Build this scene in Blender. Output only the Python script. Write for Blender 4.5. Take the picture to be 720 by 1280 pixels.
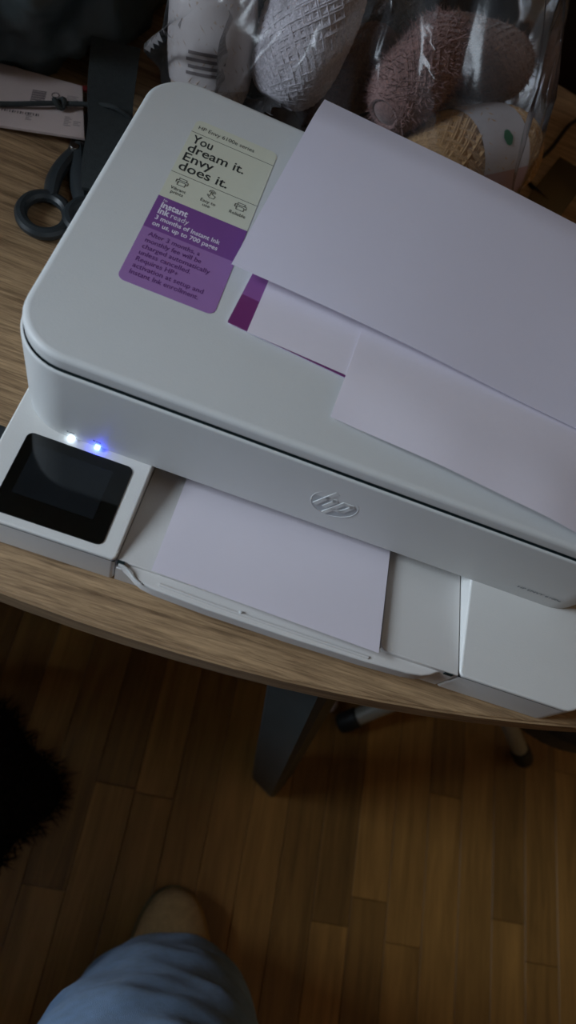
import bpy, bmesh, math, random
from mathutils import Vector, Matrix, noise

for o in list(bpy.data.objects): bpy.data.objects.remove(o)
scene = bpy.context.scene
C = scene.collection
T = 0.74                                   # height of the table top above the floor
random.seed(7)
PI = math.pi

# ------------------------------------------------------------------ camera
cam_d = bpy.data.cameras.new('camera')
cam_d.sensor_fit = 'VERTICAL'; cam_d.sensor_height = 36.0
cam_d.lens = 851.316 / 1280 * 36.0
cam_d.clip_start = 0.02
cam_d.dof.use_dof = True; cam_d.dof.focus_distance = 0.50; cam_d.dof.aperture_fstop = 5.5
cam = bpy.data.objects.new('camera', cam_d); C.objects.link(cam)
cam.matrix_world = Matrix(((0.93320, -0.33233, -0.13671, 0.12937),
                           (0.23293, 0.84910, -0.47411, -0.22053),
                           (0.27364, 0.41060, 0.86979, 0.44732 + T),
                           (0, 0, 0, 1)))
scene.camera = cam

# ------------------------------------------------------------------ light
scene.view_settings.view_transform = 'Standard'
scene.view_settings.look = 'None'
scene.view_settings.gamma = 1.0
scene.view_settings.use_curve_mapping = False
scene.view_settings.exposure = 0.0
world = bpy.data.worlds.new('world'); scene.world = world
world.use_nodes = True
bg = world.node_tree.nodes['Background']
bg.inputs[0].default_value = (0.62, 0.76, 1.0, 1); bg.inputs[1].default_value = 0.35

WIN_Y, WIN_Z, WIN_W, WIN_H, WALL_X = -0.32, 1.48, 0.54, 0.70, -0.98
ld = bpy.data.lights.new('window_daylight', 'AREA')
ld.shape = 'RECTANGLE'; ld.size = WIN_H; ld.size_y = WIN_W
ld.energy = 30.5; ld.color = (0.74, 0.87, 1.0)
lo = bpy.data.objects.new('window_daylight', ld); C.objects.link(lo)
lo.location = (WALL_X - 0.075, WIN_Y, WIN_Z)
lo.rotation_euler = (0, -PI / 2, 0)

# ------------------------------------------------------------------ materials
MATS = {}
def lin(c):
    return tuple(((v / 12.92) if v <= 0.04045 else ((v + 0.055) / 1.055) ** 2.4) for v in c)
def rgb(r, g, b): return lin((r / 255, g / 255, b / 255))
def new_mat(name):
    m = bpy.data.materials.new(name); m.use_nodes = True
    nt = m.node_tree
    return m, nt, nt.nodes['Principled BSDF'], nt.nodes, nt.links
def mat(name, col, rough=0.5, spec=0.5, var=0.04, scale=60, bump=0.0, bscale=300, metal=0, sheen=0, emit=None, est=0):
    if name in MATS: return MATS[name]
    m, nt, b, N, L = new_mat(name)
    tc = N.new('ShaderNodeTexCoord')
    nz = N.new('ShaderNodeTexNoise'); nz.inputs['Scale'].default_value = scale; nz.inputs['Detail'].default_value = 4
    L.new(tc.outputs['Object'], nz.inputs['Vector'])
    rp = N.new('ShaderNodeValToRGB')
    rp.color_ramp.elements[0].position = .3; rp.color_ramp.elements[1].position = .7
    rp.color_ramp.elements[0].color = (*[max(0, c * (1 - var)) for c in col], 1)
    rp.color_ramp.elements[1].color = (*[min(1, c * (1 + var)) for c in col], 1)
    L.new(nz.outputs['Fac'], rp.inputs[0]); L.new(rp.outputs[0], b.inputs['Base Color'])
    b.inputs['Roughness'].default_value = rough
    b.inputs['Specular IOR Level'].default_value = spec
    b.inputs['Metallic'].default_value = metal
    if sheen: b.inputs['Sheen Weight'].default_value = sheen
    if bump:
        n2 = N.new('ShaderNodeTexNoise'); n2.inputs['Scale'].default_value = bscale; n2.inputs['Detail'].default_value = 3
        L.new(tc.outputs['Object'], n2.inputs['Vector'])
        bp = N.new('ShaderNodeBump'); bp.inputs['Strength'].default_value = bump; bp.inputs['Distance'].default_value = .002
        L.new(n2.outputs['Fac'], bp.inputs['Height']); L.new(bp.outputs[0], b.inputs['Normal'])
    if emit:
        b.inputs['Emission Color'].default_value = (*emit, 1); b.inputs['Emission Strength'].default_value = est
    MATS[name] = m
    return m

def wood_mat(name, dark, light, axis, sx, sy, rough, bump, rnd=0.0, coord='Object'):
    """streaky wood: noise stretched along one axis"""
    m, nt, b, N, L = new_mat(name)
    tc = N.new('ShaderNodeTexCoord'); mp = N.new('ShaderNodeMapping')
    s = [sy, sy, sy]; s[axis] = sx
    mp.inputs['Scale'].default_value = s
    L.new(tc.outputs[coord], mp.inputs['Vector'])
    vec = mp.outputs[0]
    oi = N.new('ShaderNodeObjectInfo')
    if rnd:
        ad = N.new('ShaderNodeVectorMath'); ad.operation = 'ADD'
        mu = N.new('ShaderNodeMath'); mu.operation = 'MULTIPLY'; mu.inputs[1].default_value = 57
        L.new(oi.outputs['Random'], mu.inputs[0]); L.new(vec, ad.inputs[0]); L.new(mu.outputs[0], ad.inputs[1]); vec = ad.outputs[0]
    n1 = N.new('ShaderNodeTexNoise'); n1.inputs['Scale'].default_value = 1; n1.inputs['Detail'].default_value = 8; n1.inputs['Roughness'].default_value = .65; n1.inputs['Distortion'].default_value = .6
    L.new(vec, n1.inputs['Vector'])
    n2 = N.new('ShaderNodeTexNoise'); n2.inputs['Scale'].default_value = .22; n2.inputs['Detail'].default_value = 3
    L.new(vec, n2.inputs['Vector'])
    mx = N.new('ShaderNodeMath'); mx.operation = 'MULTIPLY_ADD'; mx.inputs[1].default_value = .6
    L.new(n1.outputs['Fac'], mx.inputs[0]); 
    m2 = N.new('ShaderNodeMath'); m2.operation = 'MULTIPLY'; m2.inputs[1].default_value = .4
    L.new(n2.outputs['Fac'], m2.inputs[0]); L.new(m2.outputs[0], mx.inputs[2])
    rp = N.new('ShaderNodeValToRGB')
    rp.color_ramp.elements[0].position = .36; rp.color_ramp.elements[1].position = .64
    rp.color_ramp.elements[0].color = (*dark, 1); rp.color_ramp.elements[1].color = (*light, 1)
    L.new(mx.outputs[0], rp.inputs[0])
    col = rp.outputs[0]
    if rnd:
        hs = N.new('ShaderNodeHueSaturation')
        mr = N.new('ShaderNodeMapRange'); mr.inputs['To Min'].default_value = 1 - rnd; mr.inputs['To Max'].default_value = 1 + rnd
        L.new(oi.outputs['Random'], mr.inputs['Value']); L.new(mr.outputs[0], hs.inputs['Value']); L.new(col, hs.inputs['Color']); col = hs.outputs[0]
    L.new(col, b.inputs['Base Color'])
    b.inputs['Roughness'].default_value = rough
    bp = N.new('ShaderNodeBump'); bp.inputs['Strength'].default_value = bump; bp.inputs['Distance'].default_value = .001
    L.new(n1.outputs['Fac'], bp.inputs['Height']); L.new(bp.outputs[0], b.inputs['Normal'])
    MATS[name] = m
    return m

def paper_mat(name, col):
    m, nt, b, N, L = new_mat(name)
    tc = N.new('ShaderNodeTexCoord')
    nz = N.new('ShaderNodeTexNoise'); nz.inputs['Scale'].default_value = 18; nz.inputs['Detail'].default_value = 6
    L.new(tc.outputs['Object'], nz.inputs['Vector'])
    rp = N.new('ShaderNodeValToRGB')
    rp.color_ramp.elements[0].color = (*[c * .96 for c in col], 1); rp.color_ramp.elements[1].color = (*col, 1)
    L.new(nz.outputs['Fac'], rp.inputs[0]); L.new(rp.outputs[0], b.inputs['Base Color'])
    b.inputs['Roughness'].default_value = .75; b.inputs['Specular IOR Level'].default_value = .25
    tr = N.new('ShaderNodeBsdfTranslucent'); L.new(rp.outputs[0], tr.inputs['Color'])
    mx = N.new('ShaderNodeMixShader'); mx.inputs[0].default_value = .16
    L.new(b.outputs[0], mx.inputs[1]); L.new(tr.outputs[0], mx.inputs[2])
    L.new(mx.outputs[0], N['Material Output'].inputs['Surface'])
    bp = N.new('ShaderNodeBump'); bp.inputs['Strength'].default_value = .12; bp.inputs['Distance'].default_value = .002
    L.new(nz.outputs['Fac'], bp.inputs['Height']); L.new(bp.outputs[0], b.inputs['Normal'])
    MATS[name] = m
    return m

def clear_mat(name, haze, gloss_rough, col=(1, 1, 1), fres=1.45, hazecol=(.8, .82, .85), bump=0.0, bscale=30):
    """thin clear film or pane: transparent, a fresnel gloss and a little milky haze"""
    m, nt, b, N, L = new_mat(name)
    N.remove(b)
    tp = N.new('ShaderNodeBsdfTransparent'); tp.inputs[0].default_value = (*col, 1)
    df = N.new('ShaderNodeBsdfDiffuse'); df.inputs[0].default_value = (*hazecol, 1)
    gl = N.new('ShaderNodeBsdfGlossy'); gl.inputs['Roughness'].default_value = gloss_rough
    fr = N.new('ShaderNodeFresnel'); fr.inputs[0].default_value = fres
    tc = N.new('ShaderNodeTexCoord')
    nz = N.new('ShaderNodeTexNoise'); nz.inputs['Scale'].default_value = bscale; nz.inputs['Detail'].default_value = 5
    L.new(tc.outputs['Object'], nz.inputs['Vector'])
    mr = N.new('ShaderNodeMapRange'); mr.inputs['From Min'].default_value = .3; mr.inputs['From Max'].default_value = .75
    mr.inputs['To Min'].default_value = haze * .4; mr.inputs['To Max'].default_value = haze * 1.6
    L.new(nz.outputs['Fac'], mr.inputs['Value'])
    m1 = N.new('ShaderNodeMixShader'); L.new(mr.outputs[0], m1.inputs[0]); L.new(tp.outputs[0], m1.inputs[1]); L.new(df.outputs[0], m1.inputs[2])
    m2 = N.new('ShaderNodeMixShader'); L.new(fr.outputs[0], m2.inputs[0]); L.new(m1.outputs[0], m2.inputs[1]); L.new(gl.outputs[0], m2.inputs[2])
    if bump:
        bp = N.new('ShaderNodeBump'); bp.inputs['Strength'].default_value = bump; bp.inputs['Distance'].default_value = .01
        L.new(nz.outputs['Fac'], bp.inputs['Height']); L.new(bp.outputs[0], gl.inputs['Normal']); L.new(bp.outputs[0], fr.inputs['Normal'])
    L.new(m2.outputs[0], N['Material Output'].inputs['Surface'])
    MATS[name] = m
    return m

# ------------------------------------------------------------------ mesh helpers
class MB:
    def __init__(s): s.v = []; s.f = []
    def add(s, vs, fs):
        o = len(s.v); s.v += [tuple(v) for v in vs]; s.f += [tuple(i + o for i in f) for f in fs]
    def loft(s, rings, cap0=True, cap1=True, closed=True):
        n = len(rings[0]); vs = [p for r in rings for p in r]; fs = []
        for k in range(len(rings) - 1):
            for i in range(n if closed else n - 1):
                j = (i + 1) % n
                fs.append((k * n + i, k * n + j, (k + 1) * n + j, (k + 1) * n + i))
        if cap0: fs.append(tuple(reversed(range(n))))
        if cap1: fs.append(tuple(range((len(rings) - 1) * n, len(rings) * n)))
        s.add(vs, fs)
    def prism(s, pts, z0, z1, ch=0.0, chb=0.0):
        rings = []
        if chb: rings += [[(x, y, z0) for x, y in inset(pts, chb)], [(x, y, z0 + chb) for x, y in pts]]
        else: rings.append([(x, y, z0) for x, y in pts])
        if ch:
            for a in (0, 30, 60, 90):
                a = math.radians(a); rings.append([(x, y, z1 - ch + ch * math.sin(a)) for x, y in inset(pts, ch * (1 - math.cos(a)))])
            rings.append([(x, y, z1) for x, y in inset(pts, ch + min(.0004, ch * .5))])
            rings.insert(-5, [(x, y, z1 - ch - min(.0004, ch * .5)) for x, y in pts])
        else: rings.append([(x, y, z1) for x, y in pts])
        s.loft(rings)
    def box(s, c, d, rz=0, ch=0.0):
        x, y = d[0] / 2, d[1] / 2
        ca, sa = math.cos(rz), math.sin(rz)
        pts = [(c[0] + px * ca - py * sa, c[1] + px * sa + py * ca) for px, py in ((-x, -y), (x, -y), (x, y), (-x, y))]
        s.prism(pts, c[2] - d[2] / 2, c[2] + d[2] / 2, ch, ch)
    def tube(s, path, r, n=8, flat=1.0):
        path = [Vector(p) for p in path]; rings = []; up = None
        for i, p in enumerate(path):
            t = (path[min(i + 1, len(path) - 1)] - path[max(i - 1, 0)])
            t = t.normalized() if t.length > 1e-9 else Vector((0, 0, 1))
            if up is None: up = t.orthogonal().normalized()
            up = (up - t * up.dot(t)); up = up.normalized() if up.length > 1e-6 else t.orthogonal().normalized()
            sd = t.cross(up); rr = r[i] if isinstance(r, (list, tuple)) else r
            rings.append([tuple(p + (up * math.cos(a) + sd * math.sin(a) * flat) * rr) for a in [2 * PI * k / n for k in range(n)]])
        s.loft(rings)
    def disc(s, c, r, z0, z1, n=24, ch=0): s.prism([(c[0] + r * math.cos(2 * PI * k / n), c[1] + r * math.sin(2 * PI * k / n)) for k in range(n)], z0, z1, ch)
    def mesh(s, name, smooth=None):
        me = bpy.data.meshes.new(name); me.from_pydata(s.v, [], s.f); me.update()
        bm = bmesh.new(); bm.from_mesh(me); bmesh.ops.recalc_face_normals(bm, faces=bm.faces); bm.to_mesh(me); bm.free()
        if smooth is not None:
            for p in me.polygons: p.use_smooth = True
            me.set_sharp_from_angle(angle=math.radians(smooth))
        return me

def inset(pts, d):
    n = len(pts); out = []
    area = sum(pts[i][0] * pts[(i + 1) % n][1] - pts[(i + 1) % n][0] * pts[i][1] for i in range(n))
    sg = 1 if area > 0 else -1
    for i in range(n):
        a, b, c = Vector(pts[i - 1]), Vector(pts[i]), Vector(pts[(i + 1) % n])
        e1, e2 = (b - a), (c - b)
        if e1.length < 1e-9: e1 = e2
        if e2.length < 1e-9: e2 = e1
        e1.normalize(); e2.normalize()
        n1, n2 = Vector((-e1.y, e1.x)) * sg, Vector((-e2.y, e2.x)) * sg
        m = n1 + n2; q = max(.35, 1 + n1.dot(n2))
        out.append((b.x + m.x / q * d, b.y + m.y / q * d))
    return out

def rrect(x0, y0, x1, y1, r, n=8):
    rs = r if isinstance(r, (list, tuple)) else (r,) * 4     # corners: x0y0, x1y0, x1y1, x0y1
    out = []
    for (cx, cy, a0, rr) in ((x0 + rs[0], y0 + rs[0], 180, rs[0]), (x1 - rs[1], y0 + rs[1], 270, rs[1]), (x1 - rs[2], y1 - rs[2], 0, rs[2]), (x0 + rs[3], y1 - rs[3], 90, rs[3])):
        if rr < 1e-6: out.append((cx, cy)); continue
        for k in range(n + 1):
            a = math.radians(a0 + 90 * k / n); out.append((cx + rr * math.cos(a), cy + rr * math.sin(a)))
    return out

def obj(name, me, m, parent=None, smooth=35):
    if isinstance(me, MB): me = me.mesh(name, smooth)
    o = bpy.data.objects.new(name, me); C.objects.link(o)
    if m is not None and not me.materials: me.materials.append(m)
    if parent: o.parent = parent
    return o
def tag(o, label=None, cat=None, group=None, kind=None):
    if label: o['label'] = label
    if cat: o['category'] = cat
    if group: o['group'] = group
    if kind: o['kind'] = kind
    return o
def thing(name, label, cat, loc=(0, 0, 0), group=None, rz=0):
    o = bpy.data.objects.new(name, None); C.objects.link(o); o.location = loc; o.rotation_euler = (0, 0, rz); o.empty_display_size = .05
    return tag(o, label, cat, group)
def catmull(pts, k=8):
    P = [Vector(p) for p in pts]; out = []
    for i in range(len(P) - 1):
        a, b, c, d = P[max(i - 1, 0)], P[i], P[i + 1], P[min(i + 2, len(P) - 1)]
        for j in range(k):
            t = j / k
            out.append(.5 * ((2 * b) + (c - a) * t + (2 * a - 5 * b + 4 * c - d) * t * t + (3 * b - a - 3 * c + d) * t ** 3))
    out.append(P[-1]); return out
def text_mesh(s, width=None, height=None, bold=0.0, depth=.00006, shear=0):
    cu = bpy.data.curves.new('lettering', 'FONT'); cu.body = s; cu.size = 1; cu.offset = bold; cu.resolution_u = 3; cu.shear = shear
    to = bpy.data.objects.new('lettering', cu); C.objects.link(to)
    bpy.context.view_layer.update()
    me = bpy.data.meshes.new_from_object(to.evaluated_get(bpy.context.evaluated_depsgraph_get()))
    bpy.data.objects.remove(to); bpy.data.curves.remove(cu)
    xs = [v.co.x for v in me.vertices]; w = max(xs) - min(xs); x0 = min(xs)
    sx = width / w if width else height
    sy = height if height else sx
    for v in me.vertices: v.co.x = (v.co.x - x0) * sx; v.co.y *= sy
    return me

# ------------------------------------------------------------------ the room
M_wall = mat('painted_plaster', rgb(204, 160, 108), .85, .2, .05, 4, .1, 40)
M_ceil = mat('ceiling_paint', rgb(206, 184, 150), .9, .2, .03, 4)
M_dark = mat('added_dark_backing', rgb(38, 28, 27), .7, .2, .25, 6)  # near-black so the added backing stays dark in the window light
M_frame = mat('white_gloss_paint', rgb(215, 215, 210), .35, .5, .02)
RX0, RX1, RY0, RY1, RZ = WALL_X, 2.3, -1.9, 1.25, 2.55
def struct(name, mb, m, parent=None):
    o = obj(name, mb, m, parent)
    if not parent: o['kind'] = 'structure'
    return o
def slab(name, x0, y0, z0, x1, y1, z1, m):
    b = MB(); b.prism([(x0, y0), (x1, y0), (x1, y1), (x0, y1)], z0, z1); return struct(name, b, m)
floor = slab('floor', RX0, RY0, -.12, RX1, RY1, -.008, mat('floor_gap', rgb(22, 14, 9), .9, .1))
slab('ceiling', RX0 - .1, RY0 - .1, RZ, RX1 + .1, RY1 + .1, RZ + .1, M_ceil)
slab('wall_back', RX0 - .1, RY1, -.12, RX1 + .1, RY1 + .1, RZ, M_wall)
slab('wall_front', RX0 - .1, RY0 - .1, -.12, RX1 + .1, RY0, RZ, M_wall)
slab('wall_right', RX1, RY0, -.12, RX1 + .1, RY1, RZ, M_wall)
wl = MB()
wy0, wy1, wz0, wz1 = WIN_Y - WIN_W / 2, WIN_Y + WIN_W / 2, WIN_Z - WIN_H / 2, WIN_Z + WIN_H / 2
for (a, b_, c, d) in ((RY0, wy0, -.12, RZ), (wy1, RY1, -.12, RZ), (wy0, wy1, -.12, wz0), (wy0, wy1, wz1, RZ)):
    wl.prism([(RX0 - .06, a), (RX0, a), (RX0, b_), (RX0 - .06, b_)], c, d)
struct('wall_left', wl, M_wall)
wn = bpy.data.objects.new('window_1', None); C.objects.link(wn); wn['kind'] = 'structure'; wn.location = (RX0 - .035, WIN_Y, WIN_Z)
for nm, cy, cz, dy, dz in (('frame_rail', 0, WIN_H / 2 - .015, WIN_W, .03), ('frame_rail', 0, -WIN_H / 2 + .015, WIN_W, .03), ('frame_stile', -WIN_W / 2 + .015, 0, .03, WIN_H), ('frame_stile', WIN_W / 2 - .015, 0, .03, WIN_H)):
    b = MB(); b.box((0, cy, cz), (.05, dy, dz), 0, .004); obj(nm, b, M_frame, wn)
b = MB(); b.box((0, 0, 0), (.004, WIN_W - .04, WIN_H - .04)); obj('pane', b, clear_mat('window_glass', .005, .02), wn)
b = MB(); b.box((RX0 - .01 - wn.location.x, 0, -WIN_H / 2 + .012), (.06, WIN_W - .004, .024), 0, .004); obj('window_sill', b, M_frame, wn)
# panelling added behind the table, its near-black colour standing in for the unlit room
tr = bpy.data.objects.new('added_dark_trim_1', None); C.objects.link(tr); tr['kind'] = 'structure'; tr.location = (0, RY1, 0)
pw = .35
for k in range(int((RX1 - RX0) / pw)):
    b = MB(); b.box((RX0 + (k + .5) * pw, -.012, .55), (pw - .006, .024, 1.1), 0, .003); obj('panel', b, M_dark, tr)
b = MB(); b.box(((RX0 + RX1) / 2, -.02, 1.12), (RX1 - RX0, .04, .04), 0, .006); obj('added_rail', b, M_dark, tr)

# strip floor: every board a piece of its own
M_plank = wood_mat('floor_board_wood', rgb(112, 82, 40), rgb(164, 122, 64), 1, 5, 70, .40, .08, .30)
PW = 0.0635
ang = math.radians(4.5)
joints = {0: -.14, 1: -.14}
ncol0, ncol1 = -14, 30
mesh_cache = {}
def plank_mesh(L):
    if L in mesh_cache: return mesh_cache[L]
    b = MB(); x, y = PW / 2 - .0005, L / 2 / math.cos(ang) - .0003
    b.prism([(-x, -y), (x, -y), (x, y), (-x, y)], -.014, 0, .0008)
    me = b.mesh('floor_board'); me.materials.append(M_plank); mesh_cache[L] = me
    return me
known = {0: -.14, 1: -.14, 8: -.25, 11: -.176, 7: -.2, 5: .12, 3: -.62}
lens = (.7, .9, 1.1, 1.3)
for c in range(ncol0, ncol1):
    x0 = .134 - .14 * math.tan(ang) + c * PW + PW / 2
    y = known.get(c, random.uniform(-.9, .5))
    if c in known: start = y - random.choice((.9, 1.1))
    else: start = y - random.choice(lens)
    ys = [start, y]
    while ys[-1] < 1.1: ys.append(ys[-1] + random.choice(lens))
    while ys[0] > -1.3: ys.insert(0, ys[0] - random.choice(lens))
    for a, b_ in zip(ys[:-1], ys[1:]):
        L_ = round(b_ - a, 4); mid = (a + b_) / 2
        if a > 1.0 or b_ < -1.2 : continue
        if b_ > 1.22: 
            L_ = round(1.22 - a, 4); mid = (a + 1.22) / 2
        o = bpy.data.objects.new('floor_board', plank_mesh(L_)); C.objects.link(o); o.parent = floor
        o.location = (x0 - mid * math.tan(ang), mid, random.uniform(-.0004, 0)); o.rotation_euler = (0, 0, ang)

# ------------------------------------------------------------------ the table
M_oak = wood_mat('grey_oak_laminate', rgb(104, 80, 56), rgb(190, 158, 120), 0, 34, 640, .5, .14)
M_oakedge = wood_mat('oak_edge_band', rgb(112, 88, 62), rgb(176, 146, 110), 0, 8, 160, .55, .2)
M_blackleg = mat('black_leg_paint', rgb(54, 60, 60), .45, .4, .1, 30)
tab = thing('dining_table', 'oval grey-oak laminate table with splayed black legs carrying the printer', 'table', (0.12, .34, 0))
def table_outline(n=40):
    pts = []
    hw, dep = .72, .444
    for k in range(n + 1):
        x = -hw + 2 * hw * k / n; pts.append((x, -dep + .34 * x * x if abs(x) < .6 else -dep + .34 * .36 + (abs(x) - .6) * .9))
    return pts + [(-x, -y) for x, y in pts]
b = MB(); b.prism(inset(table_outline(), .0015), T - .0205, T, .0015); obj('table_top', b, M_oak, tab)
b = MB(); o_ = table_outline(); i_ = inset(o_, .0015)
b.loft([[(x, y, T - .022) for x, y in i_], [(x, y, T - .022) for x, y in o_], [(x, y, T - .0015) for x, y in o_], [(x, y, T - .0015) for x, y in i_]], False, False)
b.add([(x, y, T - .022) for x, y in inset(o_, .0014)], [tuple(range(len(o_)))])
obj('edge_band', b, M_oakedge, tab)
def table_leg(sx, sy):
    b = MB(); top = Vector((.135 * sx, .387 * sy, T - .022)); bot = Vector((.288 * sx, .40 * sy, 0))
    rings = []
    for t, w in ((0, .030), (.5, .028), (1, .026)):
        c = top.lerp(bot, t); a = math.radians(28) * sx * sy
        rings.append([(c.x + (px * math.cos(a) - py * math.sin(a)) * w, c.y + (px * math.sin(a) + py * math.cos(a)) * w, c.z) for px, py in ((-1, -.8), (-.8, -1), (.8, -1), (1, -.8), (1, .8), (.8, 1), (-.8, 1), (-1, .8))])
    b.loft(rings); return obj('leg', b, M_blackleg, tab)
for sx, sy in ((1, -1), (-1, -1), (1, 1), (-1, 1)): table_leg(sx, sy)
b = MB(); b.box((0, -.36, T - .04), (.3, .03, .034)); obj('apron', b, M_blackleg, tab)
b = MB(); b.box((0, .36, T - .04), (.3, .03, .034)); obj('apron', b, M_blackleg, tab)

# ------------------------------------------------------------------ the printer
W, D, E = .433, .2768, .070
ZB, ZS, ZT, BAY = .0364, .1085, .1193, .0972
M_shell = mat('white_printer_plastic', rgb(203, 204, 203), .5, .4, .01, 30, .06, 900)
M_deck = mat('white_deck_plastic', rgb(218, 217, 214), .5, .4, .01, 30, .06, 900)
M_gap = mat('dark_gap', rgb(20, 34, 36), .7, .2)
M_tray = mat('tray_plastic', rgb(212, 209, 206), .5, .4, .015, 30, .06, 900)
M_glassblk = mat('black_touch_glass', rgb(8, 11, 10), .06, .6, .3, 90)
M_disp = mat('sleeping_display', rgb(20, 25, 28), .08, .6, .1, 60)
pr = thing('inkjet_printer', 'white all-in-one inkjet printer with small black touchscreen and coloured sticker on its lid', 'printer', (0, 0, T))
# lid
R_ = .036
def ring(ins, z, tap=0): return [(x, y, z) for x, y in inset(rrect(0, 0, W, D, R_, 12), ins)]
b = MB()
b.loft([ring(.0060, ZS - .0004), ring(.0026, ZS - .0003), ring(.0021, ZS + .0004), ring(.0020, ZS + .0010), ring(.0016, ZT - .0036), ring(.0016, ZT - .0030), ring(.0021, ZT - .0015), ring(.0032, ZT - .0005), ring(.0052, ZT), ring(.0060, ZT)])
lid = obj('lid', b, M_shell, pr, 50)
b = MB(); b.loft([ring(.0016, ZS - .006), ring(.0016, ZS - .0026), ring(.008, ZS - .0026)]); obj('lid_seam', b, M_gap, pr)
b = MB()
b.loft([ring(.0016, ZB + .0002), ring(.0012, ZB + .010), ring(.0006, ZB + .040), ring(-.0002, ZS - .0040), ring(-.0002, ZS - .0034), ring(.0000, ZS - .0024), ring(.0005, ZS - .0018), ring(.0013, ZS - .0017), ring(.0015, ZS - .0020), ring(.0020, ZS - .005)], True, False)
obj('scanner_body', b, M_shell, pr, 50)
# decks left and right of the paper bay
b = MB(); b.prism(rrect(.001, -E, BAY, D - .012, (.016, .0032, .004, .02)), 0.0015, ZB, .0014); obj('control_deck', b, M_deck, pr)
b = MB(); b.prism(rrect(W - BAY, -E, W - .001, D - .012, (.0032, .016, .02, .004)), 0.0015, ZB, .0014); obj('front_deck', b, M_deck, pr)
b = MB(); b.prism([(BAY, .075), (W - BAY, .075), (W - BAY, D - .014), (BAY, D - .014)], .0015, ZB); obj('inner_chassis', b, M_gap, pr)
for fx in (.03, W - .03):
    for fy in (-.045, D - .05):
        b = MB(); b.disc((fx, fy), .009, 0, .002, 14); obj('foot', b, M_gap, pr)
for gx0, gx1 in ((.016, BAY - .0005), (W - BAY + .0005, W - .016)):
    b = MB(); b.prism([(gx0, -E - .00012), (gx1, -E - .00012), (gx1, -E + .002), (gx0, -E + .002)], ZB - .0034, ZB - .0029); obj('deck_groove', b, M_gap, pr)
# paper bay: a floor that falls away under the scanner body
def fz(y): return ZB - .0008 - .195 * (y + E)
b = MB()
def wedge(mb, x0, x1, y0, y1, up=0.0, bot=.006, rl=0):
    n = 5; top = []
    if rl:
        pts = rrect(x0, y0, x1, y1, (rl, .0005, 0, 0), 6)
    else: pts = [(x0, y0), (x1, y0), (x1, y1), (x0, y1)]
    mb.loft([[(x, y, min(bot, fz(y) - .002)) for x, y in pts], [(x, y, fz(y) + up - .0005) for x, y in pts], [(x, y, fz(y) + up) for x, y in inset(pts, .0005)]])
wedge(b, BAY + .0003, W - BAY - .0003, -E + .0015, .074, -.0012)
bay = obj('bay_floor', b, M_tray, pr)
b = MB(); wedge(b, .2775, W - BAY - .0008, -E - .0005, .06, .0006, .02, .006); obj('output_plate', b, M_tray, pr)
# input tray front with its wavy lip
b = MB(); b.prism([(BAY + .0008, -E + .0002), (W - BAY - .0008, -E + .0002), (W - BAY - .0008, -.03), (BAY + .0008, -.03)], .002, .0235, .001); obj('tray_front', b, M_tray, pr)
lipf = [(.0995, -.0690), (.1035, -.0700), (.1080, -.0722), (.1125, -.0752), (.1175, -.0772), (.126, -.0785), (.16, -.0800), (.2165, -.0806), (.27, -.0800), (.300, -.0786), (.3110, -.0770), (.3170, -.0748), (.3215, -.0716), (.3260, -.0698), (.3310, -.0690)]
b = MB(); b.prism(lipf + [(.3310, -.058), (.0995, -.058)], .019, ZB - .0048, .0012, .001); lip = obj('tray_lip', b, M_tray, pr)
b = MB(); b.tube(catmull([(.1275, -.0742, ZB - .0046), (.18, -.0760, ZB - .0046), (.272, -.0768, ZB - .0046)], 6), .0011, 8); obj('ridge', b, M_tray, lip)
b = MB(); b.disc((.1822, -.0752), .0012, ZB - .005, ZB - .0030, 12, .0006); obj('peg', b, M_shell, lip)
b = MB(); b.box((.1005, -.0695, ZB - .0035), (.0046, .0024, .0040)); obj('latch_slot', b, M_gap, pr)
b = MB(); b.box((.3290, -.0700, ZB - .0032), (.0060, .0024, .0034)); obj('latch_slot', b, M_gap, pr)
b = MB(); b.tube(catmull([(.0995, -.0712, ZB - .0020), (.1035, -.0714, ZB - .0022), (.1075, -.0730, ZB - .0030), (.1120, -.0760, ZB - .0042), (.1165, -.0778, ZB - .0050)], 5), .0009, 8); obj('latch_wire', b, M_shell, pr)
# touchscreen
b = MB(); b.prism(rrect(.0150, -.0640, .0862, -.0046, .0045, 6), ZB - .0004, ZB + .0007, .0005); scr = obj('touchscreen', b, M_glassblk, pr)
b = MB(); b.prism([(.0226, -.0490), (.0745, -.0490), (.0745, -.0125), (.0226, -.0125)], ZB + .0006, ZB + .00076); obj('display', b, M_disp, scr)
# status lights with their tiny marks
M_lw = mat('white_status_light', rgb(230, 245, 255), .3, .3, 0, emit=(.75, .9, 1.0), est=4.5)
M_lb = mat('blue_status_light', rgb(60, 80, 255), .3, .3, 0, emit=(.03, .06, 1.0), est=34)
M_ink = mat('grey_print', rgb(120, 126, 130), .6, .3, 0)
for lx, mm, nm in ((.0413, M_lw, 'white_light'), (.0590, M_lb, 'blue_light')):
    b = MB(); b.box((lx, .0002, ZB + .0017), (.0034, .0030, .0026), 0, .0004); obj(nm, b, mm, pr)
    b = MB(); b.tube([(lx - .0016 + .0008 * k, .0012, ZB + .0058 + .0010 * math.sin(PI * k / 4)) for k in range(5)], .00022, 5)
    b.tube([(lx - .0024, .0011, ZB + .0066), (lx - .0032, .0010, ZB + .0076)], .00022, 5); obj('indicator_mark', b, M_ink, pr)
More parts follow.
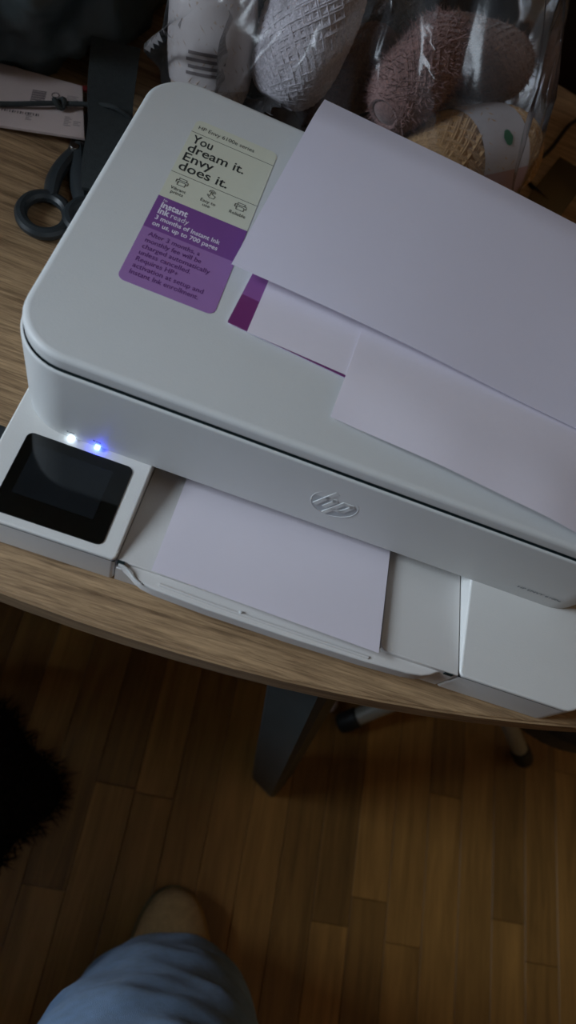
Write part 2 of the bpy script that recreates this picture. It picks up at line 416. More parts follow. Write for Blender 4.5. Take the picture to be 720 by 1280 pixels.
# round raised badge in the middle of the front
LZ = (ZB + ZS) / 2
M_badge = mat('badge_recess', rgb(172, 177, 181), .45, .4, .01)
def on_front(me, m, name, parent, yoff):
    o = obj(name, me, m, parent); o.rotation_euler = (PI / 2, 0, 0); o.location = (.2165, yoff, LZ); return o
b = MB(); b.disc((0, 0), .0158, -.001, .0003, 48); badge = on_front(b, M_badge, 'badge', pr, .0009)
b = MB(); rg = []
for k in range(64):
    a = 2 * PI * k / 64; rg.append((.0158 * math.cos(a), .0158 * math.sin(a), .0002))
b.tube(rg + [rg[0]], .00035, 6); obj('badge_rim', b, M_shell, badge)
sh = .42
def stroke(mb, pts, w=.0032):
    sk = [(x + y * sh, y) for x, y in pts]
    for (p, q) in zip(sk[:-1], sk[1:]):
        p, q = Vector(p), Vector(q); d = (q - p).normalized(); nn = Vector((-d.y, d.x)) * w / 2; e = d * w * .3
        mb.prism([tuple(p - nn - e), tuple(q - nn + e), tuple(q + nn + e), tuple(p + nn - e)], 0, .0008)
b = MB(); stroke(b, [(-.0088, -.0060), (-.0088, .0135)]); stroke(b, [(-.0088, .0050), (-.0034, .0050), (-.0022, .0036), (-.0022, -.0060)]); obj('letter_h', b, M_shell, badge)
b = MB(); stroke(b, [(.0030, .0050), (.0030, -.0135)]); stroke(b, [(.0030, .0050), (.0082, .0050), (.0096, .0036), (.0096, -.0046), (.0084, -.0060), (.0030, -.0060)]); obj('letter_p', b, M_shell, badge)
M_ptext = mat('model_print', rgb(96, 104, 110), .6, .3, 0)
o = obj('model_lettering', text_mesh('HP ENVY 6100e', .0345, .0036, .01), M_ptext, pr); o.rotation_euler = (PI / 2, 0, 0); o.location = (.3640, .0006, .0508)

# ---- the sticker on the lid
M_beige = mat('sticker_beige', rgb(206, 206, 188), .55, .3, .01)
M_pur = mat('sticker_purple', rgb(120, 74, 140), .55, .3, .02)
M_lil = mat('sticker_lilac', rgb(152, 112, 168), .55, .3, .02)
M_blk = mat('sticker_black_ink', rgb(52, 54, 52), .6, .2, 0)
M_wht = mat('sticker_white_ink', rgb(224, 216, 230), .6, .2, 0)
M_dpur = mat('sticker_plum_ink', rgb(88, 44, 104), .6, .2, 0)
SX0, SX1, SY0, SY1 = .0417, .1037, .0705, .2365
z0, z1 = ZT - .0002, ZT + .00022
b = MB(); b.prism(rrect(SX0, .1500, SX1, SY1, (0, 0, .005, .005)), z0, z1); stk = obj('sticker', b, M_beige, pr)
b = MB(); b.prism(rrect(SX0, .1190, SX1, .1500, 0), z0, z1); obj('purple_band', b, M_pur, stk)
b = MB(); b.prism(rrect(SX0, SY0, SX1, .1190, (.005, .005, 0, 0)), z0, z1); obj('lilac_band', b, M_lil, stk)
for yy in (.2218, .1760):
    b = MB(); b.prism([(SX0, yy), (SX1, yy), (SX1, yy + .0004), (SX0, yy + .0004)], z1, z1 + .00006); obj('rule_line', b, M_blk, stk)
def line(s, x, y, w, h, m, bold=0.0):
    o = obj('lettering', text_mesh(s, w, h, bold), m, stk); o.location = (x, y, z1 + .00008); return o
line('HP Envy 6100e series', .0452, .2268, .0420, .0058, M_blk)
for k, (s, w) in enumerate((('You', .0150), ('dream it.', .0415), ('Envy', .0215), ('does it.', .0350))):
    line(s, .0448, .2110 - .0102 * k, w, .0125, M_blk, .012)
for s, x, y, w in (('Vibrant', .0462, .1600, .0105), ('prints', .0475, .1562, .0085), ('Easy to', .0672, .1600, .0105), ('use', .0698, .1562, .0050), ('Reliable', .0876, .1600, .0115)):
    line(s, x, y, w, .0043, M_blk, .008)
def outline_icon(polys):
    b = MB()
    for pl in polys: b.tube([(x, y, z1 + .0001) for x, y in pl], .00022, 5)
    obj('icon', b, M_blk, stk)
def printer_icon(cx, cy):
    s = .0040
    return [[(cx - s, cy + .0014), (cx + s, cy + .0014), (cx + s, cy - .0012), (cx + .0026, cy - .0012)], [(cx - .0026, cy - .0012), (cx - s, cy - .0012), (cx - s, cy + .0014)],
            [(cx - .0026, cy + .0014), (cx - .0026, cy + .0034), (cx + .0026, cy + .0034), (cx + .0026, cy + .0014)], [(cx - .0026, cy), (cx - .0026, cy - .0034), (cx + .0026, cy - .0034), (cx + .0026, cy), (cx - .0026, cy)]]
outline_icon(printer_icon(.0516, .1690)); outline_icon(printer_icon(.0934, .1690))
cx, cy = .0724, .1690
outline_icon([[(cx - .0006, cy - .0002), (cx - .0006, cy + .0028), (cx, cy + .0034), (cx + .0006, cy + .0028), (cx + .0006, cy + .0004), (cx + .0030, cy - .0004), (cx + .0026, cy - .0030), (cx - .0004, cy - .0034), (cx - .0026, cy - .0010), (cx - .0018, cy - .0006), (cx - .0006, cy - .0014)],
              [(cx - .0020, cy + .0020), (cx - .0016, cy + .0038), (cx, cy + .0046), (cx + .0016, cy + .0038), (cx + .0020, cy + .0020)]])
line('hp', .0462, .1464, .0026, .0030, M_wht)
line('instant', .0460, .1402, .0182, .0078, M_wht, .03)
line('ink', .0460, .1342, .0076, .0078, M_wht, .03); line('ready', .0548, .1342, .0120, .0066, M_wht, .0)
line('3 months of Instant Ink', .0462, .1284, .0440, .0055, M_wht, .018)
line('on us, up to 700 pages', .0462, .1226, .0440, .0055, M_wht, .018)
for k, (s, w) in enumerate((('After 3 months, a', .0345), ('monthly fee will be', .0370), ('charged automatically', .0445), ('unless cancelled.', .0335), ('Requires HP+', .0270), ('activation at setup and', .0455), ('Instant Ink enrollment.', .0440))):
    line(s, .0470, .1124 - .0058 * k, w, .0056, M_dpur, .008)

# ------------------------------------------------------------------ loose paper
M_pap = paper_mat('copy_paper', rgb(232, 228, 242))
M_pap2 = paper_mat('thin_copy_paper', rgb(234, 227, 236))
def sheet(name, o, du, dv, zf, m, label, nu=40, nv=30, th=.00025, group=None):
    """o = corner, du/dv = edge vectors in the plane, zf(u,v,x,y) = height above the table"""
    b = MB(); top = []; 
    for j in range(nv + 1):
        for i in range(nu + 1):
            u, v = i / nu, j / nv
            x, y = o[0] + du[0] * u + dv[0] * v, o[1] + du[1] * u + dv[1] * v
            top.append((x, y, T + zf(u, v, x, y)))
    n = len(top); vs = top + [(x, y, z - th) for x, y, z in top]; fs = []
    q = lambda i, j: j * (nu + 1) + i
    for j in range(nv):
        for i in range(nu):
            f = (q(i, j), q(i + 1, j), q(i + 1, j + 1), q(i, j + 1)); fs.append(f); fs.append(tuple(n + k for k in reversed(f)))
    rim = [q(i, 0) for i in range(nu)] + [q(nu, j) for j in range(nv)] + [q(i, nv) for i in range(nu, 0, -1)] + [q(0, j) for j in range(nv, 0, -1)]
    for a, c in zip(rim, rim[1:] + rim[:1]): fs.append((a, n + a, n + c, c))
    b.add(vs, fs)
    return tag(obj(name, b, m, None, 60), label, 'paper', group)
sm = lambda a, b_, t: (lambda s: s * s * (3 - 2 * s))(max(0, min(1, (t - a) / (b_ - a))))
# printed sheet lying in the output bay
def z_out(u, v, x, y): return fz(y) + .0016 + .0036 * u
sheet('paper_sheet', (.1200, -.0690), (.1550, -.0062), (.0010 , .125), z_out, M_pap2, 'white sheet lying in the output bay below the round badge', 10, 12)
# booklet, and the three sheets on top of it
bk = thing('booklet', 'purple-covered booklet lying on the printer lid under the sheets', 'booklet', (.1130, .0675, T + ZT), rz=math.radians(-5))
b = MB(); b.prism([(.0008, .0012), (.148, .0012), (.148, .1030), (.0008, .1030)], .00015, .0024); obj('pages', b, M_pap, bk)
b = MB(); b.prism(rrect(0, 0, .15, .105, .0008, 2), .0024, .0029); obj('cover', b, mat('plum_cover', rgb(116, 52, 108), .35, .5, .03), bk)
b = MB(); b.prism(rrect(0, .026, .15, .105, .0006, 2), .0029, .00296); obj('cover_panel', b, mat('violet_cover', rgb(138, 84, 146), .35, .5, .03), bk)
sheet('paper_sheet', (.1262, .0652), (.1500, -.0095), (.0045, .105), lambda u, v, x, y: ZT + .0036 + .0010 * math.sin(3 * u), M_pap2, 'white sheet lying directly on the purple booklet', 16, 12)
def zB(u, v, x, y):
    front = 1 - sm(.03, .075, y)
    z = .0062 - .0040 * front * (1 - sm(0, .30, u)) - .0016 * sm(.5, 1, u)
    z += .0022 * front * math.sin(PI * min(1, u * 1.1)) + .0011 * math.sin(u * 15 + .6) * sm(.35, .6, u) * front
    return ZT + z
sheet('paper_sheet', (.1903, .0285), (.2780, -.0345), (.0140, .2150), zB, M_pap2, 'middle white sheet, its lower edge showing below the top sheet', 60, 40)
def zA(u, v, x, y):
    base = ZT + .0135 - .0040 * sm(.35, 1, u)
    droop = -.010 * sm(D - .01, D + .06, y)
    return base + droop + .0010 * math.sin(u * 6 + v * 2) * (1 - v)
sheet('paper_sheet', (.1032, .1030), (.2850, -.0190), (.0185, .2070), zA, M_pap, 'large white sheet lying topmost over the sticker corner and the other sheets', 60, 50)

# ------------------------------------------------------------------ left of the printer
M_bk = mat('black_plastic', rgb(40, 46, 49), .42, .5, .1, 40)
M_steel = mat('scissor_steel', rgb(150, 150, 148), .3, .5, .03, metal=1)
# scissors: ring handles, pivot, two blades
sc = thing('scissors', 'black-handled scissors lying on the table beside the printer', 'scissors', (-.067, .281, T))
def ring_handle(cx, cy, ax, ay, rot, zc, name, path):
    b = MB(); ca, sa = math.cos(rot), math.sin(rot); pts = []
    for k in range(41):
        a = 2 * PI * k / 40; x, y = ax * math.cos(a), ay * math.sin(a); pts.append((cx + x * ca - y * sa, cy + x * sa + y * ca, zc))
    b.tube(pts, .0052, 10)
    b.tube(catmull(path, 6), [.0062 + .0035 * math.sin(PI * k / (6 * (len(path) - 1))) for k in range(6 * (len(path) - 1) + 1)], 10, .62)
    return obj(name, b, M_bk, sc)
ring_handle(.005, -.075, .0185, .021, .3, .0058, 'handle', [(.002, -.056, .0062), (-.004, -.030, .0066), (-.002, 0, .0066), (.001, .012, .0062)])
ring_handle(.040, -.062, .017, .020, -.4, .0100, 'handle', [(.026, -.050, .0096), (.014, -.026, .0090), (.003, 0, .0090), (-.002, .012, .0082)])
for pts, zz in (([(-.007, .0), (.003, .002), (-.006, .075), (-.014, .050)], .0052), ([(-.002, -.002), (.008, .0), (-.002, .078), (-.008, .052)], .0080)):
    b = MB(); b.prism(pts, zz, zz + .0018, .0004); obj('blade', b, M_steel, sc)
b = MB(); b.disc((.0, .002), .0040, .008, .0165, 18, .0008); obj('pivot_screw', b, M_steel, sc)

# flat white carton with printed label, poking from under the black bag
M_card = mat('white_carton', rgb(196, 180, 176), .6, .3, .03)
M_cardink = mat('carton_grey_print', rgb(96, 88, 92), .6, .3, .05)
M_cardpale = mat('carton_pale_print', rgb(158, 146, 144), .6, .3, .05)
cart = thing('carton', 'flat white carton with barcode and small print, half under the black bag', 'box', (-.0640, .2990, T + .0118), rz=math.radians(13.5))
cart.rotation_euler = (0, math.radians(-6.4), math.radians(13.5))
b = MB(); b.prism([(-.100, 0), (0, 0), (-.011, .069), (-.100, .085)], .0, .0024, .0004); obj('body', b, M_card, cart)
zc = .0025
b = MB()
for k in range(15):
    x = -.073 + k * .0022; b.prism([(x, .0185), (x + (.0007, .0012, .0005)[k % 3], .0185), (x + (.0007, .0012, .0005)[k % 3], .0215), (x, .0215)], zc - .0002, zc + .0001)
obj('barcode', b, M_cardink, cart)
b = MB()
for k in range(12):
    y = .034 + k * .0016; b.prism([(-.052, y), (-.040, y), (-.040, y + (.0006, .001)[k % 2]), (-.052, y + (.0006, .001)[k % 2])], zc - .0002, zc + .0001)
obj('barcode', b, M_cardink, cart)
for (x0, x1, y0, y1, m) in ((-.022, -.012, .038, .055, M_cardpale), (-.020, -.014, .012, .026, M_cardpale), (-.012, -.006, .014, .022, M_cardpale), (-.052, -.047, .012, .024, M_cardpale)):
    b = MB()
    n = int((y1 - y0) / .0022)
    for k in range(n):
        y = y0 + k * .0022; b.prism([(x0, y), (x1 - .002 * (k % 2), y), (x1 - .002 * (k % 2), y + .0011), (x0, y + .0011)], zc - .0002, zc + .0001)
    obj('small_print', b, m, cart)
b = MB(); b.tube([(-.032 + .0032 * math.cos(2 * PI * k / 16), .050 + .0032 * math.sin(2 * PI * k / 16), zc) for k in range(17)], .0004, 5); obj('round_mark', b, M_cardink, cart)
b = MB(); b.prism(rrect(-.018, .0642, -.004, .0702, .0008, 2), .0, .0022); obj('red_tab', b, mat('red_tab', rgb(120, 36, 36), .5, .3, .05), cart)

def crumple(name, c, r, m, seed, amp, label, cat, sub=5, base=T):
    bm = bmesh.new(); bmesh.ops.create_icosphere(bm, subdivisions=sub, radius=1)
    for v in bm.verts:
        p = v.co.copy(); n = p.normalized()
        q = Vector((math.copysign(abs(n.x) ** .75, n.x), math.copysign(abs(n.y) ** .75, n.y), math.copysign(abs(n.z) ** .8, n.z)))
        s = 1 + amp * (noise.ridged_multi_fractal(n * 1.6 + Vector((seed, 0, 0)), 1.0, 2.0, 4, 1.0, 2.0) - 1.1) * .5 + .5 * amp * noise.noise(n * 3 + Vector((0, seed, 0)))
        v.co = Vector((c[0] + q.x * r[0] * s, c[1] + q.y * r[1] * s, max(0.0008, c[2] + q.z * r[2] * s)))
    me = bpy.data.meshes.new(name); bm.to_mesh(me); bm.free()
    for p in me.polygons: p.use_smooth = True
    o = obj(name, me, m); o.location = (0, 0, base)
    return tag(o, label, cat)
M_bin = mat('black_bag_film', rgb(66, 76, 78), .45, .5, .2, 20, .15, 60)
crumple('black_bag', (-.243, .475, .055), (.165, .145, .085), M_bin, 3.1, .30, 'crumpled black plastic bag on the table left of the yarn', 'bag')
# wide black strap and thin cord in front of the bag
M_web = mat('black_webbing', rgb(52, 57, 58), .75, .3, .1, 200, .3, 900)
def ribbon(name, path, w, th, m, label, cat):
    P = catmull(path, 8); b = MB(); rings = []
    for i, p in enumerate(P):
        t = (P[min(i + 1, len(P) - 1)] - P[max(i - 1, 0)]).normalized(); s = t.cross(Vector((0, 0, 1))).normalized(); u = s.cross(t).normalized()
        ww = w[0] + (w[1] - w[0]) * i / (len(P) - 1)
        rings.append([tuple(p + s * a * ww / 2 + u * c_ * th / 2) for a, c_ in ((-1, -1), (1, -1), (1, 1), (-1, 1))])
    b.loft(rings); return tag(obj(name, b, m), label, cat)
ribbon('webbing_strap', [(-.028, .240, T + .0195), (-.036, .265, T + .0215), (-.046, .310, T + .0245), (-.060, .350, T + .027), (-.074, .400, T + .040)], (.030, .044), .003, M_web, 'wide flat black strap lying between the carton and the printer', 'strap')
cord_path = catmull([(-.190, .280, T + .004), (-.140, .304, T + .0095), (-.118, .3140, T + .0135), (-.097, .3250, T + .0165), (-.072, .3330, T + .0215), (-.048, .330, T + .0305), (-.024, .332, T + .020), (-.012, .335, T + .004)], 8)
cd = thing('cord', 'thin black cord with a knot running across the white carton', 'cord', (0, 0, 0))
b = MB(); b.tube(cord_path, .0021, 8); obj('cord_run', b, M_web, cd)
b = MB(); kp = [(-.097 + .0042 * math.cos(t), .3250 + .0036 * math.sin(t), T + .0172 + .0022 * math.sin(2 * t)) for t in [k * PI / 8 for k in range(17)]]; b.tube(kp, .0026, 8)
obj('knot', b, M_web, cd)
# black power plug against the printer's left side
pl = thing('power_plug', 'black power plug lying against the left side of the printer base', 'plug', (-.0175, -.016, T))
b = MB(); b.prism(rrect(-.016, -.022, .016, .020, .006), .0, .018, .004); obj('plug_body', b, M_bk, pl)
b = MB(); b.tube(catmull([(-.012, -.018, .009), (-.03, -.03, .006), (-.08, -.04, .004), (-.14, -.02, .004)], 6), .0036, 8); obj('plug_cable', b, M_bk, pl)

# ------------------------------------------------------------------ the bag of yarn
def yarn_mat(name, col, rough=.9, sc_=.5):
    return mat(name, col, rough, .15, .25, 500, .4, 900, sheen=.4)
def skein(name, c, ax, L, r, col, label, band=None, turns=64, strand=.0021, fuzz=0, seed=0, ends=None):
    ax = Vector(ax).normalized(); q = ax.to_track_quat('Z', 'Y')
    o = thing(name, label, 'yarn', (c[0], c[1], T + c[2]), 'skeins in the clear bag'); o.rotation_mode = 'QUATERNION'; o.rotation_quaternion = q
    ym = yarn_mat(name + '_' + str(seed), col)
    prof = lambda t: r * (1 - abs(t) ** 3.2) ** .42
    b = MB(); rings = []
    for k in range(15):
        t = -0.985 + 1.97 * k / 14; rings.append([(prof(t) * .965 * math.cos(a), prof(t) * .965 * math.sin(a), t * L / 2) for a in [2 * PI * j / 28 for j in range(28)]])
    b.loft(rings); obj('core', b, ym, o)
    rnd = random.Random(seed); b = MB(); path = []
    per = 26; th = 0
    for k in range(turns * per):
        u = 2 * PI * k / per; t = .955 * math.sin(u * .985); th = u * 1.37 + seed
        j = 1 + .018 * math.sin(k * .37 + seed)
        path.append((prof(t) * j * math.cos(th), prof(t) * j * math.sin(th), t * L / 2))
    b.tube(path, strand, 5); s = obj('strands', b, ym, o); s['kind'] = 'stuff'
    if fuzz:
        b = MB()
        for k in range(fuzz):
            t = rnd.uniform(-.97, .97); a = rnd.uniform(0, 2 * PI); rr = prof(t)
            p = Vector((rr * math.cos(a), rr * math.sin(a), t * L / 2)); d = Vector((math.cos(a), math.sin(a), t * .8)).normalized()
            d = (d + Vector((rnd.uniform(-1, 1), rnd.uniform(-1, 1), rnd.uniform(-1, 1))) * .8).normalized(); sd = d.orthogonal().normalized() * .0006
            e = p + d * rnd.uniform(.004, .011)
            b.add([p - sd, p + sd, e], [(0, 1, 2)])
        f = obj('fuzz', b, ym, o); f['kind'] = 'stuff'
    if band:
        t0, t1, bcol = band; b = MB(); rings = []
        for k in range(9):
            t = t0 + (t1 - t0) * k / 8; rings.append([((prof(t) * 1.0 + strand * 1.15) * math.cos(a), (prof(t) * 1.0 + strand * 1.15) * math.sin(a), t * L / 2) for a in [2 * PI * j / 40 for j in range(40)]])
        b.loft(rings, False, False); bo = obj('paper_band', b, mat(name + '_band' + str(seed), bcol, .5, .4, .03), o)
        return o, bo, prof, q
    return o, None, prof, q
def band_patch(o, bo, prof, q, L, strand, t0, t1, dirw, half, m, name, up=.0006):
    """a printed patch on a band, centred on the world direction dirw"""
    d = q.inverted() @ Vector(dirw); a0 = math.atan2(d.y, d.x); b = MB(); rows = []
    for k in range(6):
        t = t0 + (t1 - t0) * k / 5; rr = prof(t) + strand * 1.15 + up
        hh = half * (math.sqrt(max(.02, 1 - (k / 2.5 - 1) ** 2)) if name == 'green_dot' else 1)
        rows.append([(rr * math.cos(a0 + hh * (j / 4 - 1)), rr * math.sin(a0 + hh * (j / 4 - 1)), t * L / 2) for j in range(9)])
    b.loft(rows, False, False, False); return obj(name, b, m, bo)
camdir = Vector((0, -.62, .5))
o1 = skein('yarn_skein', (.0111, .3985, .0824), (-.2, .35, .9), .125, .036, rgb(196, 176, 160), 'cream yarn skein with a wide white paper band in the clear bag', (-.55, .85, rgb(212, 204, 202)), seed=1)
for k in range(4): band_patch(*o1, .125, .0021, -.40 + .08 * k, -.36 + .08 * k, (.1, -.8, .1), .45 - .05 * (k % 2), mat('band_grey_print', rgb(120, 110, 110), .6), 'band_print')
skein('yarn_skein', (.045, .490, .0622), (.1, .7, .6), .130, .034, rgb(66, 68, 70), 'charcoal yarn skein between the cream and the white skeins', seed=2)
skein('yarn_skein', (-.014, .450, .0505), (0, .5, .8), .090, .022, rgb(26, 26, 28), 'small black yarn skein standing at the side of the bag behind the cream skein', seed=3)
skein('yarn_skein', (.0936, .3671, .024), (1, .15, 0), .090, .021, rgb(24, 24, 26), 'black yarn skein lying under the white skein', seed=4)
skein('yarn_skein', (.0860, .4248, .1083), (.1, .6, .8), .125, .038, rgb(214, 208, 214), 'bright white yarn skein standing highest in the clear bag', seed=5, strand=.0027, turns=95)
skein('yarn_skein', (.1327, .4674, .0577), (.5, .6, .5), .115, .031, rgb(130, 100, 88), 'brown yarn skein beside the white skein', seed=6)
skein('yarn_skein', (.1935, .4511, .0993), (.3, .8, .3), .115, .032, rgb(152, 118, 112), 'fuzzy mauve yarn skein between brown and tan skeins', seed=7, fuzz=2200)
skein('yarn_skein', (.250, .560, .078), (.9, .3, 0), .125, .034, rgb(128, 98, 84), 'fuzzy brown yarn skein behind the tan skein', seed=8, fuzz=1500)
o9 = skein('yarn_skein', (.2747, .4461, .0477), (.72, .70, .02), .165, .0445, rgb(186, 148, 104), 'tan yarn skein with white and pink band and green dot', (-.32, .42, rgb(196, 190, 192)), seed=9, strand=.0026)
band_patch(*o9, .165, .0026, -.32, .42, (.45, -.75, -.1), .60, mat('band_pink', rgb(176, 138, 134), .5), 'pink_panel')
M_green = mat('band_green_dot', rgb(44, 110, 84), .5)
band_patch(*o9, .165, .0026, .00, .14, (.05, -.55, .80), .15, M_green, 'green_dot', .0009)
skein('yarn_skein', (.130, .620, .050), (1, .2, .1), .120, .036, rgb(92, 84, 78), 'grey-brown yarn skein at the back of the clear bag', seed=10)

# loose tail of the tan yarn
M_bag = clear_mat('clear_bag_film', .032, .20, (.88, .88, .89), 1.30, (.70, .72, .75), .12, 22)
CREASES = ((262, .035, .13), (248, .03, -.10), (238, .05, .08), (225, .03, .10), (285, .04, -.08), (297, .03, .09), (310, .05, -.06), (330, .04, .03), (350, .05, .02), (205, .05, .02), (273, .025, .06))
def bag_shell():
    b = MB(); nA, nV = 220, 90; rings = []
    for k in range(nV + 1):
        v = k / nV
        z = .0012 + .36 * v
        w = 1 + .02 * math.sin(PI * min(1, v * 3)) - .50 * sm(.30, .85, v) - .25 * sm(.8, .92, v) + .35 * sm(.92, 1, v)
        if v < .05: w *= .93 + .07 * math.sqrt(v / .05)
        row = []
        for j in range(nA):
            a = 2 * PI * j / nA; ca, sa = math.cos(a), math.sin(a)
            rr = (abs(ca) ** 4 + abs(sa) ** 4) ** -.25
            fold = 0
            pv = Vector((ca * 2.2, sa * 2.2, v * 1.3))
            fold += .060 * (noise.ridged_multi_fractal(pv + Vector((3.3, 1.7, 0)), .9, 2.2, 4, 1.0, 2.0) - 1.2) * (.25 + .9 * sm(.05, .4, v))
            fold += .05 * noise.noise(Vector((ca * 6, sa * 6, v * 2.2))) * (.35 + sm(.1, .5, v))
            fold += .006 * noise.noise(Vector((ca * 19, sa * 19, v * 9)))
            for a0, wd, am in CREASES:
                dd = (a - math.radians(a0 + 14 * math.sin(v * 5 + a0)) + PI) % (2 * PI) - PI
                fold += am * math.exp(-(dd / wd) ** 2) * sm(.02, .25, v)
            R2 = rr * (w + .12 * max(0, ca) * (1 - sm(.12, .38, v))) * (1 + fold)
            row.append((.138 + .178 * ca * R2, .548 + .212 * sa * R2 + .05 * sm(.3, 1, v), z + .012 * noise.noise(Vector((ca * 3, sa * 3, 7))) * sm(.1, .4, v)))
        rings.append(row)
    b.loft(rings, True, False)
    return b
o = tag(obj('clear_plastic_bag', bag_shell(), M_bag, None, 80), 'crinkled clear plastic bag full of yarn skeins standing behind the printer', 'bag'); o.location = (0, 0, T)

# ------------------------------------------------------------------ right of the yarn
M_cable = mat('black_cable', rgb(24, 22, 22), .5, .4, .1)
b = MB(); b.tube(catmull([(.56, .84 - .10, T + .0025), (.47, .735, T + .0022), (.421, .690, T + .0022), (.391, .611, T + .0022), (.371, .565, T + .0022), (.366, .533, T + .0022), (.380, .520, T + .0022), (.392, .512, T + .0022)], 8), .0022, 8)
tag(obj('power_cable', b, M_cable), 'thin black cable trailing over the table beside the yarn bag', 'cable')
b = MB(); rows = []
for k in range(9):
    t = k / 8; p = Vector((.366, .500)).lerp(Vector((.404, .605)), t); d = Vector((.040, -.014)); z = T + .0012 + .003 * math.sin(PI * t) 
    rows.append([(p.x, p.y, z), (p.x + d.x * .5, p.y + d.y * .5, z + .002), (p.x + d.x, p.y + d.y, z), (p.x + d.x, p.y + d.y, z - .0004), (p.x + d.x * .5, p.y + d.y * .5, z + .0016), (p.x, p.y, z - .0004)])
b.loft(rows); tag(obj('plastic_strip', b, clear_mat('yellowed_film', .22, .2, (.92, .88, .74), 1.35, rgb(150, 130, 90))), 'clear yellowish plastic strip lying on the table beside the cable', 'plastic strip')

# ------------------------------------------------------------------ under the table: swivel stool
M_grey = mat('grey_stool_paint', rgb(150, 150, 142), .4, .5, .05)
M_rub = mat('black_caster_rubber', rgb(28, 32, 33), .5, .4, .05)
st = thing('stool', 'grey tube-legged stool with black rubber feet standing under the table', 'stool', (.672, .175, 0))
b = MB(); b.disc((0, 0), .030, .135, .19, 24, .006); obj('hub', b, M_grey, st)
b = MB(); b.disc((0, 0), .019, .18, .40, 20, .002); obj('column', b, M_rub, st)
b = MB(); b.disc((0, 0), .16, .40, .455, 40, .02); obj('seat', b, mat('black_stool_vinyl', rgb(26, 26, 28), .5, .4, .1), st)
for k in range(3):
    a = math.radians(216 + 120 * k); ca, sa = math.cos(a), math.sin(a)
    P = lambda r, z: (r * ca, r * sa, z)
    b = MB(); b.tube([P(.015, .165), P(.05, .150), P(.12, .092), P(.190, .036)], .0150, 14); lg = obj('leg', b, M_grey, st)
    b = MB(); b.tube([P(.182, .0423), P(.184, .0407), P(.206, .0230), P(.212, .0185)], [.0162, .0182, .0182, .0150], 16); obj('rubber_foot', b, M_rub, lg)
crumple('paper_scrap', (.468, .082, .014), (.022, .015, .014), M_pap, 8.2, .35, 'small crumpled white paper scrap on the floor behind the table leg', 'paper', 3, 0)

# ------------------------------------------------------------------ dark shaggy rug
M_rug = mat('black_shag', rgb(36, 31, 28), .95, .1, .3, 200)
rg_ = thing('shaggy_rug', 'black shaggy rug lying on the floor boards in front of the table', 'rug', (-.108, -.208, 0))
rug_r = lambda a: (.17 + .016 * math.sin(3 * a + 1) + .010 * math.sin(7 * a)) 
b = MB(); b.prism([(rug_r(a) * 1.05 * math.cos(a), rug_r(a) * .85 * math.sin(a)) for a in [2 * PI * k / 60 for k in range(60)]], .0005, .010, .003); obj('backing', b, M_rug, rg_)
rn = random.Random(5); b = MB()
for k in range(5200):
    a = rn.uniform(0, 2 * PI); rad = math.sqrt(rn.random()) * rug_r(a) * 1.03
    p = Vector((rad * 1.05 * math.cos(a), rad * .85 * math.sin(a), .008)); d = Vector((rn.uniform(-1, 1) + math.cos(a) * .7, rn.uniform(-1, 1) + math.sin(a) * .7, rn.uniform(.25, 1))).normalized() * rn.uniform(.016, .032)
    s = d.orthogonal().normalized() * .0012; m1 = p + d * .6 + Vector((0, 0, .004)); e = p + d * 1.05 - Vector((0, 0, .004))
    e.z = max(e.z, .002); b.add([p - s, p + s, m1 + s * .7, m1 - s * .7, e], [(0, 1, 2, 3), (3, 2, 4)])
pile = obj('pile', b, M_rug, rg_); pile['kind'] = 'stuff'

# ------------------------------------------------------------------ the person standing at the table
M_jean = mat('blue_denim', rgb(128, 166, 210), .9, .15, .12, 90, .5, 1400, sheen=.3)
per = thing('person', 'person in loose blue jeans and brown shoes standing at the table', 'person', (.1, -.45, 0))
jv = [((.05, -.60, .93), .125), ((.15, -.585, .88), .105), ((.215, -.50, .66), .110), ((.260, -.437, .45), .135), ((.288, -.434, .26), .135), ((.320, -.428, .12), .136), ((.330, -.424, .055), .138),
      ((-.05, -.60, .88), .105), ((-.115, -.56, .66), .098), ((-.145, -.50, .45), .092), ((-.155, -.515, .26), .090), ((-.160, -.520, .12), .100), ((-.160, -.520, .055), .104), ((.05, -.60, 1.00), .125)]
je = [(0, 1), (1, 2), (2, 3), (3, 4), (4, 5), (5, 6), (0, 7), (7, 8), (8, 9), (9, 10), (10, 11), (11, 12), (0, 13)]
me = bpy.data.meshes.new('jeans'); me.from_pydata([v[0] for v in jv], je, [])
jo = bpy.data.objects.new('jeans_build', me); C.objects.link(jo)
jo.modifiers.new('skin', 'SKIN'); 
if not me.skin_vertices: me.attributes  # layer is made by the modifier
bm = bmesh.new(); bm.from_mesh(me); lay = bm.verts.layers.skin.verify(); bm.verts.ensure_lookup_table()
for i, v in enumerate(bm.verts):
    v[lay].radius = (jv[i][1], jv[i][1]); v[lay].use_root = (i == 0)
bm.to_mesh(me); bm.free()
sd_ = jo.modifiers.new('sub', 'SUBSURF'); sd_.levels = 4; sd_.render_levels = 4
bpy.context.view_layer.update()
jm = bpy.data.meshes.new_from_object(jo.evaluated_get(bpy.context.evaluated_depsgraph_get())); bpy.data.objects.remove(jo)
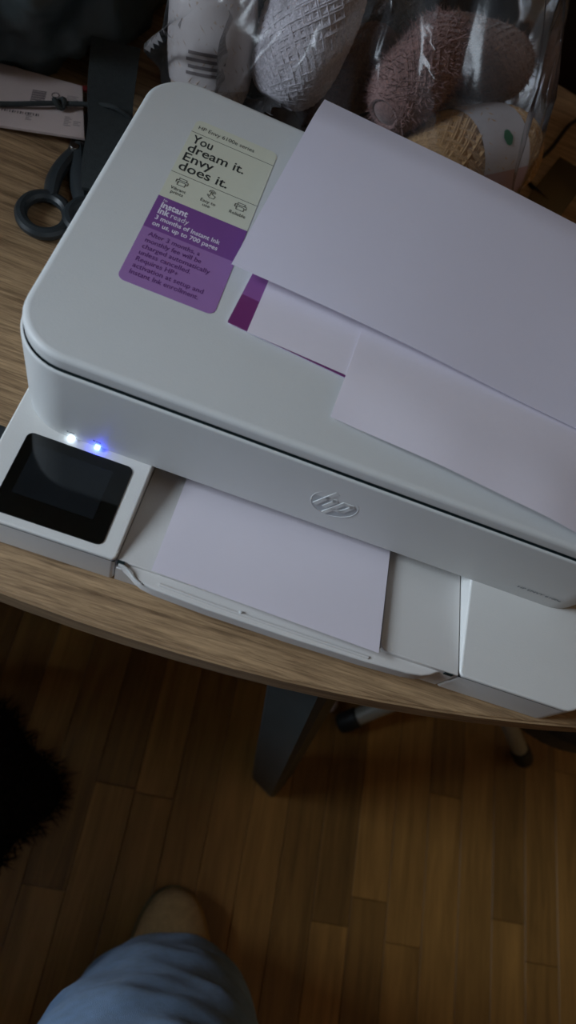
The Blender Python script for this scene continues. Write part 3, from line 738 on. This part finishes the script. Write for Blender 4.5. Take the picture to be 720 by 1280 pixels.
for v in jm.vertices:                                    # soft drapery folds, a flat hem
    p = v.co; n = v.normal
    f = .010 * noise.noise(Vector((p.x * 9, p.y * 9, p.z * 14))) + .006 * noise.noise(Vector((p.x * 20, p.y * 20, p.z * 30 + 4)))
    v.co = p + n * f
    if v.co.z < .030: v.co.z = .030 + (v.co.z - .030) * .1
for p in jm.polygons: p.use_smooth = True
jm.materials.clear(); 
for v in jm.vertices: v.co -= per.location
obj('jeans', jm, M_jean, per)
M_shoe = mat('brown_suede', rgb(176, 146, 102), .85, .2, .12, 120, .3, 800)
M_sole = mat('olive_sole', rgb(124, 118, 86), .7, .3, .1)
M_gold = mat('brass_eyelet', rgb(214, 180, 96), .3, .5, .02, metal=1)
def shoe(x, y, rz, flip):
    s = bpy.data.objects.new('shoe', None)
    def outl(k=1.0, n=44):
        pts = []
        for i in range(n):
            a = 2 * PI * i / n; c_, s_ = math.cos(a), math.sin(a)
            yy = s_ * .140; wd = .0535 * (1 - .13 * sm(-.02, -.14, yy) * -1 * 0) 
            wd = .066 - .020 * sm(0, .09, -yy)
            px = math.copysign(abs(c_) ** .85, c_) * wd + flip * .010 * sm(.02, .14, yy)
            pts.append((px * k, yy * (1 - (1 - k) * .4)))
        return pts
    b = MB(); b.prism(outl(1.0), .0, .020, .003, .002); so = obj('shoe_sole', b, M_sole, per)
    b = MB(); rings = []
    for k, z in ((.965, .018), (.975, .030), (.93, .045), (.80, .058)):
        rings.append([(px, py, z + (.030 * sm(.05, -.06, py) * 0) + (z - .018) * .9 * sm(-.10, .10, -py)) for px, py in outl(k)])
    rings.append([(px * .62, py * .8 - .012, .064 + .03 * sm(-.05, .10, -py)) for px, py in outl(.8)])
    rings.append([(px * .2, py * .5 - .02, .068 + .03 * sm(-.05, .10, -py)) for px, py in outl(.8)])
    b.loft(rings); up = obj('shoe_upper', b, M_shoe, per, 60)
    e = MB(); e.disc((-.030, .052), .0035, .056, .061, 12, .001); e.disc((-.036, .030), .0035, .056, .064, 12, .001); ey = obj('eyelet', e, M_gold, up)
    for q in (so, up):
        q.location = (x - per.location.x, y - per.location.y, 0); q.rotation_euler = (0, 0, rz)
    bpy.data.objects.remove(s)
shoe(.323, -.390, math.radians(3), -1)
shoe(-.160, -.53, math.radians(6), 1)
